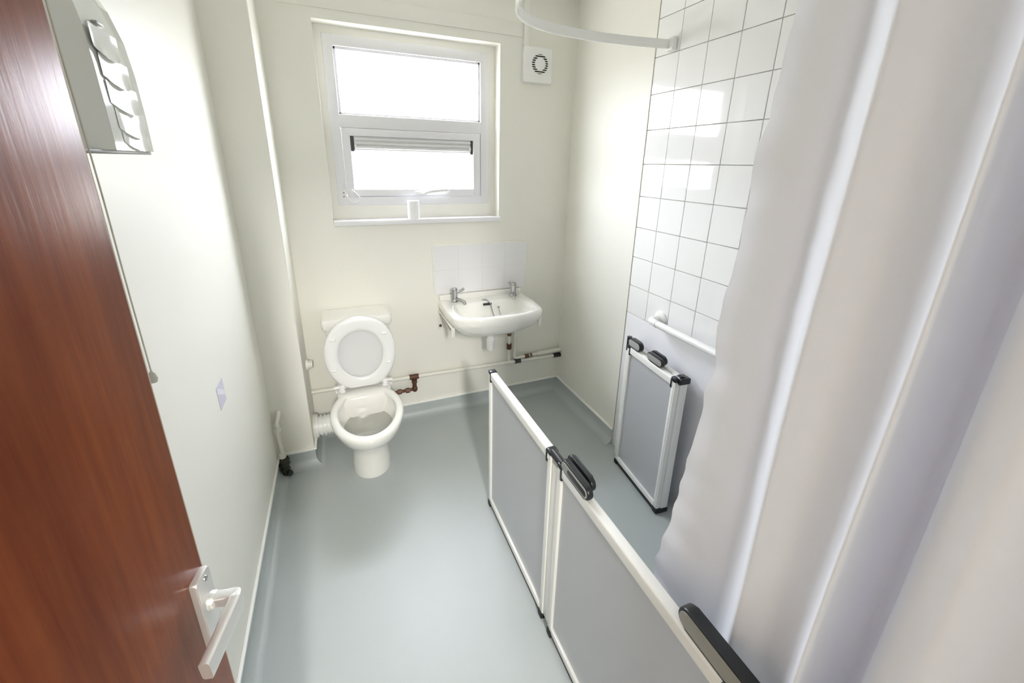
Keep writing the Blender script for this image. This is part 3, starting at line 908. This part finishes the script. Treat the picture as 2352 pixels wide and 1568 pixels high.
for j in range(NZ + 1):
    s = j / NZ
    z = ztop + (zbot - ztop) * s
    amp = .82 + .26 * s
    row = []
    n = len(base)
    dl = lead_at(z) + 1.932   # drift of the hem against its mean line
    for i, p in enumerate(base):
        u = i / (n - 1)
        lead = max(0.0, 1 - u / .115)
        y = p.y + (dl * 1.0) * lead
        x = cxm + (p.x - cxm) * amp
        mid = math.exp(-((u - .69) / .05) ** 2)
        y += -.020 * mid * (s - .45)
        x += .0022 * math.sin(7 * z + 14 * u) * (1 - lead)
        y += .002 * math.sin(5 * z + 9 * u)
        if lead > .35:
            k = (lead - .35) / .65
            x += k * (.0035 * math.sin(31 * z + 2 * math.sin(11 * z)) + .002 * math.sin(73 * z))
            y += k * (.0022 * math.sin(43 * z + 2.2 * math.sin(17 * z)) + .0012 * math.sin(97 * z))
        if z < .80:
            x = max(x, -.822)
        row.append((x, y, z))
    rings.append(row)
mb.loft(rings, False, False, False)
mb.build('cloth', M['curtain'], cur, smooth=80)
for i in range(0, len(base), 16):
    p = base[i]
    MB().tube([(cxm + (p.x - cxm) * .82, p.y, 2.06), (-.79, p.y, 2.066), (-.788, p.y, 2.073)], .003, 6).build('hook', M['plastic'], cur)

# ------------------------------------------------------------------ shower screens
def capsule(L, R, n=10):
    """outline in (y, z): flat-sided loop of length L, radius R"""
    pts = []
    for k in range(n + 1):
        a = -pi / 2 + pi * k / n
        pts.append((L / 2 - R + R * math.cos(a), R * math.sin(a)))
    for k in range(n + 1):
        a = pi / 2 + pi * k / n
        pts.append((-L / 2 + R + R * math.cos(a), R * math.sin(a)))
    return pts

def pad(parent, name, yc, zc, x0, x1, L, R, face_x, mface=None, slot=False):
    """grip: black capsule with a grey recessed face"""
    b = MB(); b.prism([(yc + p[0], zc + p[1]) for p in capsule(L, R)], 'x', x0, x1, .004)
    h = b.build(name, M['dark'], parent)
    b = MB(); b.prism([(yc + p[0], zc + p[1]) for p in capsule(L - .012, R - .006)], 'x', face_x - .0012, face_x + .0012, .0005)
    b.build('grip_face', mface or M['grey_pad'], h)
    if slot:
        b = MB(); b.prism([(yc - L * .10 + p[0], zc + p[1]) for p in capsule(L * .66, R * .42)], 'x', face_x - .0022, face_x + .0002, .0004)
        b.build('grip_slot', M['dark'], h)
    return h

SX = -.839
scr = empty('shower_screen', (SX, -1.5, 0), 'long half-height folding shower screen with grey panels standing beside the curtain', 'shower screen')
def leaf_panel(parent, X, ya, yb, ztop, zbot=.016, slant=0.0):
    """one framed leaf between ya (far) and yb (near)"""
    lf = MB()
    lf.box(X - .0032, X + .0032, yb + .012, ya - .012, zbot + .02, ztop - .02)
    p = lf.build('panel', M['panel'], parent, smooth=0)
    b = MB(); b.box(X - .015, X + .015, yb + .016, ya - .016, ztop - .036, ztop, .006, 3); b.build('top_rail', M['frame'], parent)
    b = MB(); b.box(X - .0125, X + .0125, yb + .016, ya - .016, zbot + .006, zbot + .034, .003); b.build('bottom_rail', M['frame'], parent)
    for y in (ya - .011, yb + .011):
        b = MB(); b.box(X - .0125, X + .0125, y - .0125, y + .0125, zbot + .012, ztop - .012, .004, 3); b.build('stile', M['frame'], parent)
    b = MB(); b.box(X - .008, X + .008, yb, ya, .0, zbot + .008, .002); b.build('floor_seal', M['seal'], parent)
    for y, sgn in ((ya, -1), (yb, 1)):
        b = MB(); b.box(X - .0165, X + .0165, min(y, y + sgn * .030), max(y, y + sgn * .030), ztop - .012, ztop + .004, .005, 3)
        b.box(X - .0165, X + .0165, min(y + sgn * .020, y + sgn * .031), max(y + sgn * .020, y + sgn * .031), ztop - .046, ztop, .003)
        b.build('corner_cap', M['dark'], parent)
        b = MB(); b.box(X - .0155, X + .0155, min(y, y + sgn * .027), max(y, y + sgn * .027), .002, zbot + .016, .003); b.build('foot_cap', M['seal'], parent)
ZT = .733
leaf_panel(scr, SX, -.880, -1.470, ZT)
leaf_panel(scr, SX, -1.514, -2.150, ZT)
b = MB(); b.box(SX - .009, SX + .009, -1.512, -1.472, .03, ZT - .03, .004); b.build('hinge_strip', M['frame'], scr)
b = MB(); b.cyl((SX, -1.462, ZT - .004), (SX, -1.524, ZT - .004), .0135); b.build('hinge_pin', M['dark'], scr)
# far pair of grips
h = pad(scr, 'grip', -1.612, ZT + .019, SX - .016, SX + .002, .150, .021, SX - .0165, M['grey_pad'], True)
pad(scr, 'grip', -1.596, ZT + .021, SX + .010, SX + .026, .135, .021, SX + .0265, M['dark'])
b = MB(); b.box(SX - .014, SX + .024, -1.64, -1.55, ZT - .002, ZT + .006, .002); b.build('grip_mount', M['grey_pad'], scr)
# near long grip with its pivot
pad(scr, 'grip', -2.098, ZT + .024, SX - .010, SX + .016, .185, .024, SX - .0105, mat('warm_grey_pad', (.30, .29, .26), .45))
b = MB(); b.cyl((SX + .002, -2.185, ZT - .03), (SX + .002, -2.185, ZT + .045), .024, None, 24); b.build('pivot', M['dark'], scr)
b = MB(); b.box(SX - .02, SX + .02, -2.60, -2.19, .0, .010, .003); b.build('threshold_seal', M['seal'], scr)
b = MB(); b.box(SX - .014, SX + .014, -2.615, -2.19, .010, ZT - .01, .004); b.build('end_panel', M['frame'], scr)

# folded screen against the right wall
rot = math.atan2(.036, .366)
rsn = empty('folded_shower_screen', (-.072, -.850, 0), 'short folded half-height shower screen with grey panel standing against the tiled wall', 'shower screen', -rot)
OFF[rsn.name] = Vector((0, 0, 0))
ZR = .722
L = .385
def rleaf(X, ya, yb, front):
    b = MB(); b.box(X - .003, X + .003, yb + .012, ya - .012, .03, ZR - .02); b.build('panel', M['panel'], rsn, True, smooth=0)
    b = MB(); b.box(X - .014, X + .014, yb + .016, ya - .016, ZR - .036, ZR, .005, 3); b.build('top_rail', M['frame'], rsn, True)
    b = MB(); b.box(X - .0125, X + .0125, yb + .014, ya - .014, .024, .052, .003); b.build('bottom_rail', M['frame'], rsn, True)
    for y in (ya - .013, yb + .013):
        b = MB(); b.box(X - .0125, X + .0125, y - .013, y + .013, .026, ZR - .012, .004, 3)
        b.box(X - .014, X - .0115, y - .003, y + .003, .03, ZR - .02, .001)
        b.build('stile', M['frame'], rsn, True)
    b = MB(); b.box(X - .010, X + .010, yb, ya, 0, .026, .002); b.build('floor_seal', M['seal'], rsn, True)
    for y, sg in ((ya, -1), (yb, 1)):
        b = MB()
        b.box(X - .0165, X + .0165, min(y, y + sg * .030), max(y, y + sg * .030), ZR - .012, ZR + .010, .005, 3)
        b.box(X - .0165, X + .0165, min(y + sg * .022, y + sg * .031), max(y + sg * .022, y + sg * .031), ZR - .044, ZR, .003)
        b.build('corner_cap', M['dark'], rsn, True)
        b = MB(); b.box(X - .0155, X + .0155, min(y, y + sg * .026), max(y, y + sg * .026), .002, .030, .003); b.build('foot_cap', M['seal'], rsn, True)
rleaf(0, 0, -L, True)
rleaf(.036, .002, -L + .004, False)
def padl(yc, zc, x0, x1, LL, R, fx, mface):
    b = MB(); b.prism([(yc + p[0], zc + p[1]) for p in capsule(LL, R)], 'x', x0, x1, .004)
    h = b.build('grip', M['dark'], rsn, True)
    b = MB(); b.prism([(yc + p[0], zc + p[1]) for p in capsule(LL - .012, R - .006)], 'x', fx - .0012, fx + .0012, .0005)
    b.build('grip_face', mface, h, True)
padl(-.058, ZR + .027, -.014, .010, .105, .023, -.0145, mat('mid_grey_pad', (.40, .40, .40), .4))
padl(-.225, ZR + .025, -.014, .004, .118, .020, -.0145, M['grey_pad'])
padl(-.215, ZR + .027, .012, .028, .110, .020, .0285, M['dark'])
b = MB(); b.box(-.012, .024, -.255, -.19, ZR - .001, ZR + .007, .002); b.build('grip_mount', M['grey_pad'], rsn, True)
b = MB(); b.cyl((.0, .006, ZR - .03), (.0, .006, ZR + .044), .0125); b.build('pivot', M['dark'], rsn, True)
b = MB(); b.box(.0125, .0505, -L - .004, -L + .016, .026, ZR - .014, .004, 3); b.build('end_profile', M['frame'], rsn, True)
b = MB(); b.box(-.015, .053, -L - .006, -L + .02, .002, .027, .003); b.build('foot_cap', M['seal'], rsn, True)
b = MB(); b.cyl((.018, -L - .002, ZR - .004), (.018, -L + .020, ZR - .004), .022); b.box(.0, .052, -L - .018, -L + .014, ZR - .016, ZR + .012, .006, 3); b.build('hinge_block', M['dark'], rsn, True)
# jamb that carries it
tag(MB().box(-.045, .0, -.835, -.790, .0, .735, .005, 3).build('screen_wall_post', M['frame']), 'slim white upright profile on the wall where the folded screen hinges', 'post')

# ------------------------------------------------------------------ grab rail
gb = empty('grab_rail', (0, -.965, .90), 'white grab rail on the tiled wall above the folded screen', 'grab rail')
mb = MB()
mb.tube(spline([(-.004, -.965, .900), (-.035, -.965, .900), (-.058, -.970, .900), (-.069, -.985, .900), (-.071, -1.01, .900)], 6) + [Vector((-.071, -1.62, .900))] + spline([(-.071, -1.645, .900), (-.066, -1.668, .9), (-.05, -1.68, .9), (-.004, -1.68, .9)], 5), .0165, 18)
mb.build('bar', M['plastic'], gb)
for y in (-.965, -1.68):
    b = MB(); b.lathe([(.0001, 0), (.038, 0), (.038, .006), (.031, .012), (.022, .014), (.0001, .014)], (0.0015, y, .900), Matrix.Rotation(-pi / 2, 3, 'Y'), 28); b.build('wall_flange', M['plastic'], gb)
b = MB(); b.cyl((-.071, -1.018, .900), (-.071, -1.022, .900), .0180, None, 20); b.build('joint_ring', M['vent'], gb)
